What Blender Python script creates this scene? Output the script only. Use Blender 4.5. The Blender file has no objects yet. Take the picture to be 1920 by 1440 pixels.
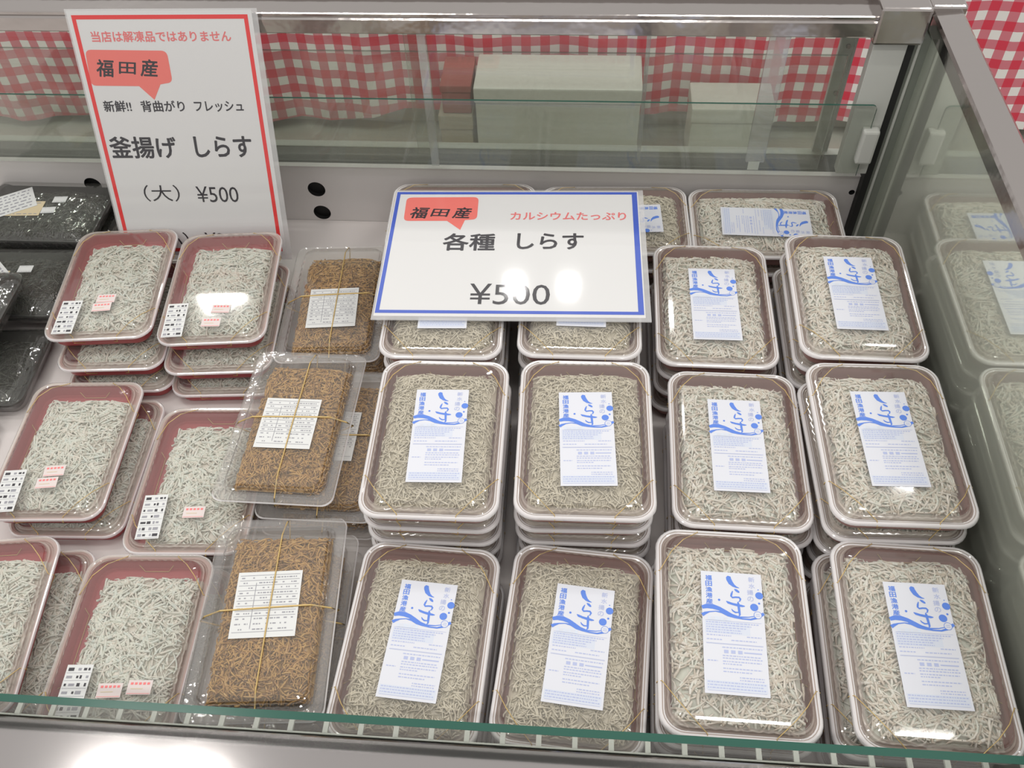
import bpy, math, random
from mathutils import Vector, Matrix

random.seed(7)
S = bpy.context.scene
COL = S.collection
PI = math.pi

# ------------------------------------------------------------------ camera
cam_d = bpy.data.cameras.new('camera')
cam = bpy.data.objects.new('camera', cam_d)
COL.objects.link(cam)
CAM = Vector((0, 0, 0.87))
R0 = Vector((0.9969, 0.0715, -0.0325)); R1 = Vector((-0.0348, 0.7725, 0.6341)); R2 = Vector((-0.0704, 0.6310, -0.7726))
m = Matrix((R0, R1, -R2)).transposed().to_4x4()
m.translation = CAM
cam.matrix_world = m
cam_d.sensor_width = 36.0
cam_d.lens = 1710.7 / 1920 * 36.0
cam_d.clip_start = 0.02
cam_d.clip_end = 50
S.camera = cam

# ------------------------------------------------------------------ world, lights, exposure
S.view_settings.view_transform = 'Standard'
S.view_settings.look = 'None'
S.view_settings.exposure = 0.34
S.view_settings.gamma = 1.0
S.view_settings.use_curve_mapping = False
S.cycles.use_denoising = True
S.cycles.max_bounces = 10
S.cycles.transparent_max_bounces = 40
S.cycles.glossy_bounces = 5
S.cycles.caustics_reflective = False
S.cycles.caustics_refractive = False

W = bpy.data.worlds.new('store_air')
S.world = W
W.use_nodes = True
bg = W.node_tree.nodes['Background']
bg.inputs[0].default_value = (0.96, 0.93, 0.90, 1)
bg.inputs[1].default_value = 0.56


def lamp(name, loc, sx, sy, power, rz=0.0, target=None, color=(1.0, 0.975, 0.94)):
    d = bpy.data.lights.new(name, 'AREA')
    d.shape = 'RECTANGLE'
    d.size, d.size_y = sx, sy
    d.energy = power
    d.color = color
    o = bpy.data.objects.new(name, d)
    o.location = loc
    if target:
        o.rotation_euler = (Vector(target) - Vector(loc)).to_track_quat('-Z', 'Y').to_euler()
    else:
        o.rotation_euler = (0, 0, rz)
    COL.objects.link(o)
    return o


# paired ceiling downlights (seen as twin glints on the sign and the steel rails) and tube rows
for (x, y) in ((-1.38, 0.92), (-0.20, 3.12), (1.5, 2.2)):
    for s in (-0.13, 0.13):
        lamp('ceiling_downlight', (x + s, y, 2.62), 0.075, 0.075, 3.2, target=(x * 0.4, 0.6, 0))
lamp('ceiling_panel', (-1.80, 3.02, 2.62), 0.20, 0.24, 14, target=(-0.44, 0.78, 0.1))
for (x, y) in ((-1.3, -0.9), (0.9, -0.9), (-0.2, 0.25), (1.7, 0.6)):
    lamp('ceiling_tube', (x, y, 2.75), 1.25, 0.10, 10)

# ------------------------------------------------------------------ materials


def nodes_of(name):
    m = bpy.data.materials.new(name)
    m.use_nodes = True
    nt = m.node_tree
    return m, nt, nt.nodes['Principled BSDF'], nt.nodes['Material Output']


def pmat(name, col, rough=0.5, metal=0.0, spec=0.5, noise=None, bump=None, coat=0):
    m, nt, b, out = nodes_of(name)
    b.inputs['Base Color'].default_value = (*col, 1)
    b.inputs['Roughness'].default_value = rough
    b.inputs['Metallic'].default_value = metal
    b.inputs['Specular IOR Level'].default_value = spec
    b.inputs['Coat Weight'].default_value = coat
    tc = nt.nodes.new('ShaderNodeTexCoord')
    if noise:
        sc, amt = noise
        n = nt.nodes.new('ShaderNodeTexNoise'); n.inputs['Scale'].default_value = sc
        n.inputs['Detail'].default_value = 4
        nt.links.new(tc.outputs['Object'], n.inputs['Vector'])
        r = nt.nodes.new('ShaderNodeValToRGB')
        r.color_ramp.elements[0].position = 0.3; r.color_ramp.elements[1].position = 0.7
        r.color_ramp.elements[0].color = (*[c * (1 - amt) for c in col], 1)
        r.color_ramp.elements[1].color = (*[min(1, c * (1 + amt * 0.5)) for c in col], 1)
        nt.links.new(n.outputs['Fac'], r.inputs['Fac'])
        nt.links.new(r.outputs['Color'], b.inputs['Base Color'])
    if bump:
        sc, st, stretch = bump
        mp = nt.nodes.new('ShaderNodeMapping'); mp.inputs['Scale'].default_value = stretch
        nt.links.new(tc.outputs['Object'], mp.inputs['Vector'])
        n = nt.nodes.new('ShaderNodeTexNoise'); n.inputs['Scale'].default_value = sc
        nt.links.new(mp.outputs['Vector'], n.inputs['Vector'])
        bm = nt.nodes.new('ShaderNodeBump'); bm.inputs['Strength'].default_value = st
        bm.inputs['Distance'].default_value = 0.002
        nt.links.new(n.outputs['Fac'], bm.inputs['Height'])
        nt.links.new(bm.outputs['Normal'], b.inputs['Normal'])
    return m


def clear(name, tint=(0.97, 0.97, 0.97), rough=0.03, haze=0.0, hazecol=(0.9, 0.9, 0.9), ior=1.5, bump=None, gain=1.0):
    """thin clear sheet: see-through, Fresnel sheen, optional haze mixed in as diffuse colour"""
    m, nt, b, out = nodes_of(name)
    nt.nodes.remove(b)
    t = nt.nodes.new('ShaderNodeBsdfTransparent'); t.inputs[0].default_value = (*tint, 1)
    g = nt.nodes.new('ShaderNodeBsdfGlossy'); g.inputs['Roughness'].default_value = rough
    fr = nt.nodes.new('ShaderNodeFresnel'); fr.inputs['IOR'].default_value = ior
    ge = nt.nodes.new('ShaderNodeNewGeometry')
    # outside index whichever way the sheet faces
    mx = nt.nodes.new('ShaderNodeMath'); mx.operation = 'MULTIPLY_ADD'
    mx.inputs[1].default_value = (1 / ior - ior); mx.inputs[2].default_value = ior
    nt.links.new(ge.outputs['Backfacing'], mx.inputs[0])
    inv = nt.nodes.new('ShaderNodeMath'); inv.operation = 'MULTIPLY'; inv.inputs[1].default_value = gain
    fr.inputs['IOR'].default_value = ior
    nt.links.new(mx.outputs[0], fr.inputs['IOR'])
    nt.links.new(fr.outputs[0], inv.inputs[0])
    base = t.outputs[0]
    if haze > 0:
        d = nt.nodes.new('ShaderNodeBsdfDiffuse'); d.inputs[0].default_value = (*hazecol, 1)
        mh = nt.nodes.new('ShaderNodeMixShader'); mh.inputs[0].default_value = haze
        nt.links.new(base, mh.inputs[1]); nt.links.new(d.outputs[0], mh.inputs[2])
        base = mh.outputs[0]
    ms = nt.nodes.new('ShaderNodeMixShader')
    nt.links.new(inv.outputs[0], ms.inputs[0]); nt.links.new(base, ms.inputs[1]); nt.links.new(g.outputs[0], ms.inputs[2])
    nt.links.new(ms.outputs[0], out.inputs['Surface'])
    if bump:
        tc = nt.nodes.new('ShaderNodeTexCoord')
        mp = nt.nodes.new('ShaderNodeMapping'); mp.inputs['Scale'].default_value = bump[2]
        nt.links.new(tc.outputs['Object'], mp.inputs['Vector'])
        n = nt.nodes.new('ShaderNodeTexNoise'); n.inputs['Scale'].default_value = bump[0]; n.inputs['Detail'].default_value = 3
        nt.links.new(mp.outputs[0], n.inputs['Vector'])
        bm = nt.nodes.new('ShaderNodeBump'); bm.inputs['Strength'].default_value = bump[1]; bm.inputs['Distance'].default_value = 0.004
        nt.links.new(n.outputs['Fac'], bm.inputs['Height'])
        nt.links.new(bm.outputs[0], g.inputs['Normal'])
    return m


def fishmat(name, cols, rough=0.35, spec=0.5):
    m, nt, b, out = nodes_of(name)
    ge = nt.nodes.new('ShaderNodeNewGeometry')
    r = nt.nodes.new('ShaderNodeValToRGB')
    el = r.color_ramp.elements
    for i, c in enumerate(cols):
        p = i / (len(cols) - 1)
        if i == 0: e = el[0]
        elif i == len(cols) - 1: e = el[-1]
        else: e = el.new(p)
        e.position = p; e.color = (*c, 1)
    nt.links.new(ge.outputs['Random Per Island'], r.inputs['Fac'])
    nt.links.new(r.outputs['Color'], b.inputs['Base Color'])
    b.inputs['Roughness'].default_value = rough
    b.inputs['Specular IOR Level'].default_value = spec
    return m


def gingham(name, period):
    m, nt, b, out = nodes_of(name)
    tc = nt.nodes.new('ShaderNodeTexCoord')
    sp = nt.nodes.new('ShaderNodeSeparateXYZ')
    nt.links.new(tc.outputs['UV'], sp.inputs[0])
    vals = []
    for ax in (0, 1):
        d = nt.nodes.new('ShaderNodeMath'); d.operation = 'MULTIPLY'; d.inputs[1].default_value = 1 / period
        fr = nt.nodes.new('ShaderNodeMath'); fr.operation = 'FRACT'
        gt = nt.nodes.new('ShaderNodeMath'); gt.operation = 'GREATER_THAN'; gt.inputs[1].default_value = 0.5
        nt.links.new(sp.outputs[ax], d.inputs[0]); nt.links.new(d.outputs[0], fr.inputs[0]); nt.links.new(fr.outputs[0], gt.inputs[0])
        vals.append(gt.outputs[0])
    ad = nt.nodes.new('ShaderNodeMath'); ad.operation = 'ADD'
    nt.links.new(vals[0], ad.inputs[0]); nt.links.new(vals[1], ad.inputs[1])
    hf = nt.nodes.new('ShaderNodeMath'); hf.operation = 'MULTIPLY'; hf.inputs[1].default_value = 0.5
    nt.links.new(ad.outputs[0], hf.inputs[0])
    r = nt.nodes.new('ShaderNodeValToRGB'); r.color_ramp.interpolation = 'CONSTANT'
    e = r.color_ramp.elements
    e[0].position = 0; e[0].color = (0.80, 0.79, 0.76, 1)
    e[1].position = 0.75; e[1].color = (0.64, 0.045, 0.08, 1)
    n = e.new(0.25); n.color = (0.62, 0.19, 0.23, 1)
    nt.links.new(hf.outputs[0], r.inputs['Fac'])
    nt.links.new(r.outputs['Color'], b.inputs['Base Color'])
    b.inputs['Roughness'].default_value = 0.8
    return m


M = {}
M['lid'] = clear('clear_lid_plastic', (0.965, 0.96, 0.955), 0.05, haze=0.085, hazecol=(0.80, 0.77, 0.72), gain=1.6)  # pale haze over the view painted into the clear lid
M['lid_side'] = clear('clear_lid_side_plastic', (0.93, 0.92, 0.91), 0.06, haze=0.50, hazecol=(0.64, 0.57, 0.51), gain=1.8)  # reflection off the steep side walls painted in as diffuse haze
M['rim'] = clear('rim_plastic_painted_shine', (0.9, 0.89, 0.89), 0.10, haze=0.72, hazecol=(0.92, 0.90, 0.90), gain=2.4)  # white haze paints in the ceiling light caught by the clear rim
M['film'] = clear('clear_wrap_film', (0.95, 0.95, 0.94), 0.06, haze=0.055, hazecol=(0.85, 0.83, 0.76), bump=(30, 0.9, (1, 2.5, 1)), gain=1.6)
M['flange'] = clear('clear_clamshell_plastic', (0.94, 0.935, 0.93), 0.07, haze=0.14, hazecol=(0.85, 0.83, 0.80), gain=1.6, bump=(55, 0.35, (1, 1, 1)))
M['laminate'] = clear('glossy_laminate', (0.99, 0.99, 0.99), 0.045, haze=0.0, gain=1.2)
M['laminate_edge'] = clear('laminate_margin', (0.93, 0.93, 0.93), 0.05, haze=0.3, gain=1.3)
M['red_tray'] = pmat('red_tray_plastic', (0.45, 0.085, 0.092), 0.3)
M['dark_red_tray'] = pmat('dark_red_tray_plastic', (0.38, 0.20, 0.18), 0.3)
M['black_tray'] = pmat('black_tray_plastic', (0.012, 0.013, 0.012), 0.35)
M['clear_tray'] = clear('clear_tray_plastic', (0.9, 0.88, 0.86), 0.08, haze=0.1)
M['cord'] = pmat('gold_elastic', (0.60, 0.43, 0.17), 0.4, 0.3)
M['fish_white'] = fishmat('boiled_whitebait', [(0.52, 0.45, 0.36), (0.66, 0.60, 0.50), (0.74, 0.70, 0.61), (0.66, 0.69, 0.60), (0.80, 0.77, 0.70), (0.60, 0.52, 0.42)])
M['fish_green'] = fishmat('pale_green_whitebait', [(0.52, 0.48, 0.40), (0.64, 0.66, 0.57), (0.70, 0.72, 0.63), (0.72, 0.67, 0.58), (0.61, 0.67, 0.60), (0.77, 0.76, 0.68)])
M['fish_grey'] = fishmat('fine_grey_whitebait', [(0.44, 0.40, 0.29), (0.57, 0.52, 0.40), (0.66, 0.61, 0.48), (0.72, 0.67, 0.54), (0.60, 0.56, 0.44)])
M['fish_brown'] = fishmat('simmered_whitebait', [(0.17, 0.085, 0.025), (0.33, 0.17, 0.045), (0.46, 0.26, 0.07), (0.54, 0.33, 0.10), (0.40, 0.21, 0.055)], 0.25)
M['eye'] = pmat('fish_eye', (0.03, 0.03, 0.035), 0.3)
M['seaweed'] = fishmat('dark_seaweed', [(0.008, 0.010, 0.008), (0.02, 0.024, 0.018), (0.035, 0.04, 0.028)], 0.25)
M['paper'] = pmat('white_paper', (0.74, 0.74, 0.735), 0.6)
M['label_paper'] = pmat('pale_label_paper', (0.66, 0.675, 0.73), 0.45)
M['label_plain'] = pmat('label_paper', (0.67, 0.68, 0.67), 0.5)
M['label_pink'] = pmat('pink_sticker_paper', (0.68, 0.60, 0.58), 0.5)
M['label_gold'] = pmat('gold_sticker_paper', (0.62, 0.52, 0.34), 0.5)
M['ink_blue'] = pmat('blue_ink', (0.10, 0.22, 0.68), 0.5)
M['ink_pale'] = pmat('pale_blue_ink', (0.42, 0.47, 0.68), 0.5)
M['ink_panel'] = pmat('pale_panel_ink', (0.62, 0.68, 0.78), 0.5)
M['ink_tint'] = pmat('faint_panel_ink', (0.60, 0.64, 0.73), 0.5)
M['ink_red'] = pmat('red_ink', (0.72, 0.06, 0.07), 0.5)
M['ink_pink'] = pmat('coral_ink', (0.80, 0.19, 0.19), 0.5)
M['coral'] = pmat('coral_paper', (0.86, 0.20, 0.17), 0.55)
M['ink_border_red'] = pmat('red_border_ink', (0.80, 0.05, 0.05), 0.5)
M['ink_border_blue'] = pmat('blue_border_ink', (0.06, 0.12, 0.55), 0.5)
M['ink_dark'] = pmat('dark_ink', (0.035, 0.033, 0.04), 0.5)
M['ink_grey'] = pmat('grey_ink', (0.30, 0.30, 0.33), 0.5)
M['steel'] = pmat('brushed_steel', (0.49, 0.465, 0.46), 0.10, 1.0, bump=(40, 0.012, (1, 2, 2)))
M['chrome'] = pmat('worn_chrome', (0.47, 0.44, 0.425), 0.13, 1.0, bump=(40, 0.25, (1, 1, 1)))
M['white_metal'] = pmat('white_enamel', (0.60, 0.61, 0.57), 0.4)
M['pan'] = pmat('white_pan', (0.68, 0.64, 0.62), 0.4, noise=(6, 0.04))
M['panel'] = pmat('back_panel_enamel', (0.66, 0.635, 0.62), 0.35)
M['gasket_hole_shade'] = pmat('black_gasket_hole_shade', (0.01, 0.01, 0.01), 0.6)  # corner gasket, and painted shade in the back panel holes
M['track'] = pmat('dark_track', (0.045, 0.05, 0.042), 0.4)
M['filler'] = pmat('grey_green_frame', (0.22, 0.24, 0.205), 0.4)
M['ledge'] = pmat('pale_ledge', (0.62, 0.63, 0.58), 0.4)
M['glass'] = clear('pane_glass', (0.95, 0.965, 0.945), 0.015, haze=0.07, hazecol=(0.58, 0.57, 0.52), gain=1.1)  # haze paints a washed-out reflection veil into the panes
M['glass_edge'] = pmat('green_glass_edge', (0.035, 0.105, 0.08), 0.2, spec=0.2)
M['glass_edge_pale'] = clear('pale_glass_edge', (0.75, 0.80, 0.76), 0.05, haze=0.35, hazecol=(0.62, 0.68, 0.62))
M['acrylic'] = clear('clear_acrylic', (0.90, 0.90, 0.90), 0.03, haze=0.28, hazecol=(0.8, 0.8, 0.78), gain=1.5)
M['fence'] = pmat('white_coated_wire', (0.74, 0.76, 0.70), 0.4)
M['foam'] = pmat('white_foam', (0.70, 0.72, 0.66), 0.8, noise=(120, 0.05))
M['foam_red'] = pmat('dull_red_card', (0.38, 0.10, 0.09), 0.7)
M['card'] = pmat('beige_card', (0.46, 0.41, 0.31), 0.8)
M['counter'] = pmat('staff_counter_top', (0.44, 0.44, 0.385), 0.5)
M['store_floor'] = pmat('store_floor', (0.26, 0.22, 0.18), 0.5, noise=(3, 0.1))
M['gingham'] = gingham('red_gingham', 0.0345)


def mirror_mat():
    m, nt, b, out = nodes_of('reflective_side_glass')
    b.inputs['Base Color'].default_value = (0.60, 0.63, 0.54, 1)  # pale diffuse base paints haze over the mirrored image
    b.inputs['Roughness'].default_value = 0.3
    g = nt.nodes.new('ShaderNodeBsdfGlossy'); g.inputs[0].default_value = (0.82, 0.86, 0.78, 1); g.inputs['Roughness'].default_value = 0.035
    ms = nt.nodes.new('ShaderNodeMixShader'); ms.inputs[0].default_value = 0.56
    nt.links.new(b.outputs[0], ms.inputs[1]); nt.links.new(g.outputs[0], ms.inputs[2]); nt.links.new(ms.outputs[0], out.inputs['Surface'])
    return m


M['mirror'] = mirror_mat()

# ------------------------------------------------------------------ mesh helpers


class MB:
    def __init__(s):
        s.v = []; s.f = []; s.mi = []; s.sm = []; s.mats = []

    def mat(s, key):
        if key not in s.mats: s.mats.append(key)
        return s.mats.index(key)

    def add(s, verts, faces, key, smooth=False):
        o = len(s.v); k = s.mat(key)
        s.v += [tuple(p) for p in verts]
        for f in faces:
            s.f.append(tuple(i + o for i in f)); s.mi.append(k); s.sm.append(smooth)
        return s

    def box(s, x0, x1, y0, y1, z0, z1, key, bev=0.0):
        if bev <= 0:
            v = [(x, y, z) for z in (z0, z1) for y in (y0, y1) for x in (x0, x1)]
            f = [(0, 2, 3, 1), (4, 5, 7, 6), (0, 1, 5, 4), (2, 6, 7, 3), (0, 4, 6, 2), (1, 3, 7, 5)]
            return s.add(v, f, key)
        import bmesh
        bm = bmesh.new()
        bmesh.ops.create_cube(bm, size=1)
        for q in bm.verts:
            q.co = ((x0 + x1) / 2 + q.co.x * (x1 - x0), (y0 + y1) / 2 + q.co.y * (y1 - y0), (z0 + z1) / 2 + q.co.z * (z1 - z0))
        bmesh.ops.bevel(bm, geom=bm.edges[:], offset=bev, segments=2, profile=0.6, affect='EDGES')
        bm.verts.index_update()
        s.add([q.co[:] for q in bm.verts], [tuple(q.index for q in f.verts) for f in bm.faces], key)
        bm.free()
        return s

    def quad(s, pts, key):
        return s.add(pts, [(0, 1, 2, 3)], key)

    def rect(s, cx, cy, w, h, z, key, rot=0.0):
        c, n = math.cos(rot), math.sin(rot)
        pts = [(cx + c * a - n * b, cy + n * a + c * b, z) for a, b in ((-w / 2, -h / 2), (w / 2, -h / 2), (w / 2, h / 2), (-w / 2, h / 2))]
        return s.quad(pts, key)

    def disc(s, cx, cy, r, z, key, n=20, sy=1.0):
        pts = [(cx + r * math.cos(2 * PI * i / n), cy + r * sy * math.sin(2 * PI * i / n), z) for i in range(n)]
        return s.add(pts, [tuple(range(n))], key)

    def ring(s, cx, cy, r, t, z, key, n=24):
        pts = [(cx + (r + d) * math.cos(2 * PI * i / n), cy + (r + d) * math.sin(2 * PI * i / n), z) for d in (0, t) for i in range(n)]
        return s.add(pts, [(i, (i + 1) % n, n + (i + 1) % n, n + i) for i in range(n)], key)

    def stroke(s, pts, z, key):
        """flat brush stroke through (x, y, half width)"""
        s.lift = getattr(s, 'lift', 0) + 8e-6
        z += s.lift
        v = []
        n = len(pts)
        for i, (x, y, w) in enumerate(pts):
            a = pts[max(0, i - 1)]; b = pts[min(n - 1, i + 1)]
            dx, dy = b[0] - a[0], b[1] - a[1]; L = math.hypot(dx, dy) or 1
            v += [(x - dy / L * w, y + dx / L * w, z), (x + dy / L * w, y - dx / L * w, z)]
        return s.add(v, [(2 * i, 2 * i + 1, 2 * i + 3, 2 * i + 2) for i in range(n - 1)], key)

    def loft(s, rings, key, cap0=False, cap1=False, smooth=True, keys=None):
        n = len(rings[0])
        for k in range(len(rings) - 1):
            kk = keys[k] if keys else key
            s.add(rings[k] + rings[k + 1], [(i, (i + 1) % n, n + (i + 1) % n, n + i) for i in range(n)], kk, smooth)
        if cap0: s.add(rings[0], [tuple(reversed(range(n)))], key)
        if cap1: s.add(rings[-1], [tuple(range(n))], keys[-1] if keys else key)
        return s

    def tube(s, pts, r, key, n=6):
        rings = []
        P = [Vector(p) for p in pts]
        for i, p in enumerate(P):
            d = (P[min(i + 1, len(P) - 1)] - P[max(i - 1, 0)]).normalized()
            a = d.cross(Vector((0, 0, 1)))
            if a.length < 1e-4: a = d.cross(Vector((1, 0, 0)))
            a.normalize(); b = d.cross(a)
            rr = r[i] if isinstance(r, (list, tuple)) else r
            rings.append([tuple(p + (a * math.cos(2 * PI * k / n) + b * math.sin(2 * PI * k / n)) * rr) for k in range(n)])
        return s.loft(rings, key, True, True)

    def extrude_x(s, prof, x0, x1, key, smooth=False):
        n = len(prof)
        v = [(x, y, z) for x in (x0, x1) for (y, z) in prof]
        s.add(v, [(i, (i + 1) % n, n + (i + 1) % n, n + i) for i in range(n)], key, smooth)
        s.add(v, [tuple(reversed(range(n))), tuple(range(n, 2 * n))], key)
        return s

    def text(s, body, cx, cy, w, h, z, key, bold=0.0, shear=0.0, rot=0.0):
        v, f = glyphs(body, 0.0)
        x0 = min(p[0] for p in v); x1 = max(p[0] for p in v); y0 = min(p[1] for p in v); y1 = max(p[1] for p in v)
        sx = w / (x1 - x0)
        sy = h / (y1 - y0) if h else sx
        c, n = math.cos(rot), math.sin(rot)
        out = []
        for p in v:
            a = (p[0] - (x0 + x1) / 2) * sx; b = (p[1] - (y0 + y1) / 2) * sy
            a += b * shear
            out.append((cx + c * a - n * b, cy + n * a + c * b, z))
        if bold > 0:                      # heavier strokes: the glyph laid down again, shifted a hair each way
            e = bold * (h or sy)
            for q, (ox, oy) in enumerate(((e, 0), (-e, 0), (0, e), (0, -e), (e * .7, e * .7), (-e * .7, -e * .7), (-e * .7, e * .7), (e * .7, -e * .7))):
                s.add([(p[0] + ox, p[1] + oy, p[2] - 4e-6 * (q + 1)) for p in out], f, key)
        return s.add(out, f, key)

    def mesh(s, name):
        me = bpy.data.meshes.new(name)
        me.from_pydata(s.v, [], s.f)
        for k in s.mats: me.materials.append(M[k])
        me.polygons.foreach_set('material_index', s.mi)
        me.polygons.foreach_set('use_smooth', s.sm)
        me.update()
        return me

    def build(s, name, parent=None):
        return obj(name, s.mesh(name), parent)


_gl = {}


def glyphs(body, bold):
    k = (body, bold)
    if k in _gl: return _gl[k]
    c = bpy.data.curves.new('lettering', 'FONT')
    c.body = body; c.offset = bold; c.resolution_u = 3
    o = bpy.data.objects.new('lettering', c)
    COL.objects.link(o)
    bpy.context.view_layer.update()
    me = bpy.data.meshes.new_from_object(o.evaluated_get(bpy.context.evaluated_depsgraph_get()))
    r = ([tuple(v.co) for v in me.vertices], [tuple(p.vertices) for p in me.polygons])
    bpy.data.objects.remove(o); bpy.data.curves.remove(c); bpy.data.meshes.remove(me)
    _gl[k] = r
    return r


def obj(name, me, parent=None):
    o = bpy.data.objects.new(name, me)
    COL.objects.link(o)
    if parent: o.parent = parent
    return o


def tag(o, label=None, cat=None, group=None, kind=None):
    if label: o['label'] = label
    if cat: o['category'] = cat
    if group: o['group'] = group
    if kind: o['kind'] = kind
    return o


def thing(name, label, cat, loc=(0, 0, 0), rz=0.0, group=None):
    o = bpy.data.objects.new(name, None)
    o.empty_display_size = 0.02
    COL.objects.link(o)
    o.location = loc; o.rotation_euler = (0, 0, rz)
    return tag(o, label, cat, group)


def rr(w, l, r, z, flute=0.0, nl=30, ns=20, nc=7):
    """rounded rectangle ring; the side points can ripple in and out (fluting)"""
    pts = []
    hw, hl = w / 2, l / 2
    cs = ((hw - r, hl - r, 0), (-hw + r, hl - r, 1), (-hw + r, -hl + r, 2), (hw - r, -hl + r, 3))
    for i, (cx, cy, q) in enumerate(cs):
        for k in range(nc + 1):
            a = q * PI / 2 + PI / 2 * k / nc
            pts.append((cx + r * math.cos(a), cy + r * math.sin(a), z))
        nx = cs[(i + 1) % 4]
        a = (q + 1) * PI / 2
        p0 = (cx + r * math.cos(a), cy + r * math.sin(a)); p1 = (nx[0] + r * math.cos(a), nx[1] + r * math.sin(a))
        n = ns if q % 2 == 0 else nl
        for k in range(1, n):
            t = k / n
            off = flute * (1 if k % 2 else -1)
            pts.append((p0[0] + (p1[0] - p0[0]) * t + off * math.cos(a), p0[1] + (p1[1] - p0[1]) * t + off * math.sin(a), z))
    return pts


# ------------------------------------------------------------------ whitebait piles
def strands(count, hw, y0, y1, lmin, lmax, r, zlo, zhi, key, seed, curl=1.0, sides=5, seg=5, eyes=0.0):
    rd = random.Random(seed)
    mb = MB()
    yc, hl = (y0 + y1) / 2, (y1 - y0) / 2

    def height(x, y):
        a = min(1, max(0, 1 - (abs(x) / hw) ** 3.2)); b = min(1, max(0, 1 - (abs(y - yc) / hl) ** 4))
        lump = 0.0012 * math.sin(x * 95 + seed) * math.sin(y * 80 + seed * 2)
        return zlo + (zhi - zlo) * (a * b) ** 0.6 + lump
    # the pile under the loose top layer
    n = 18
    v = []
    for j in range(n + 1):
        for i in range(n + 1):
            x = -hw + 2 * hw * i / n; y = y0 + (y1 - y0) * j / n
            v.append((x * 0.97, yc + (y - yc) * 0.97, height(x * .99, yc + (y - yc) * .99) - 0.0022))
    mb.add(v, [(j * (n + 1) + i, j * (n + 1) + i + 1, (j + 1) * (n + 1) + i + 1, (j + 1) * (n + 1) + i) for j in range(n) for i in range(n)], key, True)
    for _ in range(count):
        ragx = hw * (1 - .05 * (1 + math.sin(rd.uniform(0, 6.28)))); lo = y0 + rd.uniform(0, .006); hi = y1 - rd.uniform(0, .007)
        x = rd.uniform(-ragx, ragx); y = rd.uniform(lo, hi)
        L = rd.uniform(lmin, lmax); th = rd.uniform(0, 2 * PI)
        k = rd.gauss(0, 1.0) * curl / L
        lift = rd.uniform(-0.0018, 0.0016); pit = rd.gauss(0, 0.10)
        rad = r * rd.uniform(0.75, 1.2)
        pts = []; rads = []
        px, py, a = x, y, th
        px -= math.cos(a) * L / 2; py -= math.sin(a) * L / 2
        for q in range(seg + 1):
            t = q / seg
            cx = max(-ragx, min(ragx, px)); cy = max(lo, min(hi, py))
            z = min(height(cx, cy) + lift + pit * (t - 0.5) * L, zhi + 0.0018)
            pts.append((cx, cy, z))
            rads.append(rad * (0.75, 1.15, 1.0, 0.85, 0.6, 0.35, 0.3)[q])
            px += math.cos(a) * L / seg; py += math.sin(a) * L / seg; a += k * L / seg
        # drop repeated clamped points
        good = [0]
        for q in range(1, len(pts)):
            if (Vector(pts[q]) - Vector(pts[good[-1]])).length > 4e-4: good.append(q)
        if len(good) < 3: continue
        mb.tube([pts[q] for q in good], [rads[q] for q in good], key, sides)
        if rd.random() < eyes:            # the small black eye on the head end
            ex, ey, ez = pts[1 if len(pts) > 1 else 0]; e = r * .42; ez += rad * .9
            ex += rd.uniform(-.4, .4) * rad; ey += rd.uniform(-.4, .4) * rad
            mb.add([(ex + e, ey, ez), (ex, ey + e, ez), (ex - e, ey, ez), (ex, ey - e, ez), (ex, ey, ez + e), (ex, ey, ez - e)],
                   [(0, 1, 4), (1, 2, 4), (2, 3, 4), (3, 0, 4), (1, 0, 5), (2, 1, 5), (3, 2, 5), (0, 3, 5)], 'eye')
    return mb.mesh('whitebait')


FW, FL = 0.0562, 0.0865
fish = {}
fish['white'] = [strands(930, FW, -FL, FL - 0.003, 0.016, 0.026, 0.00125, 0.0085, 0.0235, 'fish_white', s, 0.9, eyes=.55) for s in (1, 2, 3)]
fish['grey'] = [strands(1650, FW, -FL, FL - 0.002, 0.009, 0.016, 0.00085, 0.0085, 0.0238, 'fish_grey', s, 1.1, 4, 4, eyes=.5) for s in (4, 5)]
fish['green'] = [strands(880, FW - 0.005, -FL + 0.004, FL - 0.013, 0.017, 0.028, 0.00125, 0.0070, 0.0205, 'fish_green', s, 0.8, eyes=.45) for s in (6, 7)]

# ------------------------------------------------------------------ pack parts (135 x 196 mm, 28.5 mm per layer)
PW, PL, PITCH = 0.1345, 0.1945, 0.0285
FLOOR = 0.004


def make_tray(key, w=PW, l=PL):
    mb = MB()
    mb.loft([rr(w - .020, l - .020, .014, 0.0006), rr(w - .0165, l - .0165, .016, 0.0), rr(w - .0135, l - .0135, .017, 0.003), rr(w - .0095, l - .0095, .018, .0160),
             rr(w - .006, l - .006, .020, .0164), rr(w - .003, l - .003, .021, .0160), rr(w - .003, l - .003, .021, .0154)], key)
    r0 = rr(w - .020, l - .020, .014, 0.0006)
    mb.add(r0, [tuple(range(len(r0)))], key)
    return mb.mesh('tray')


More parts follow.
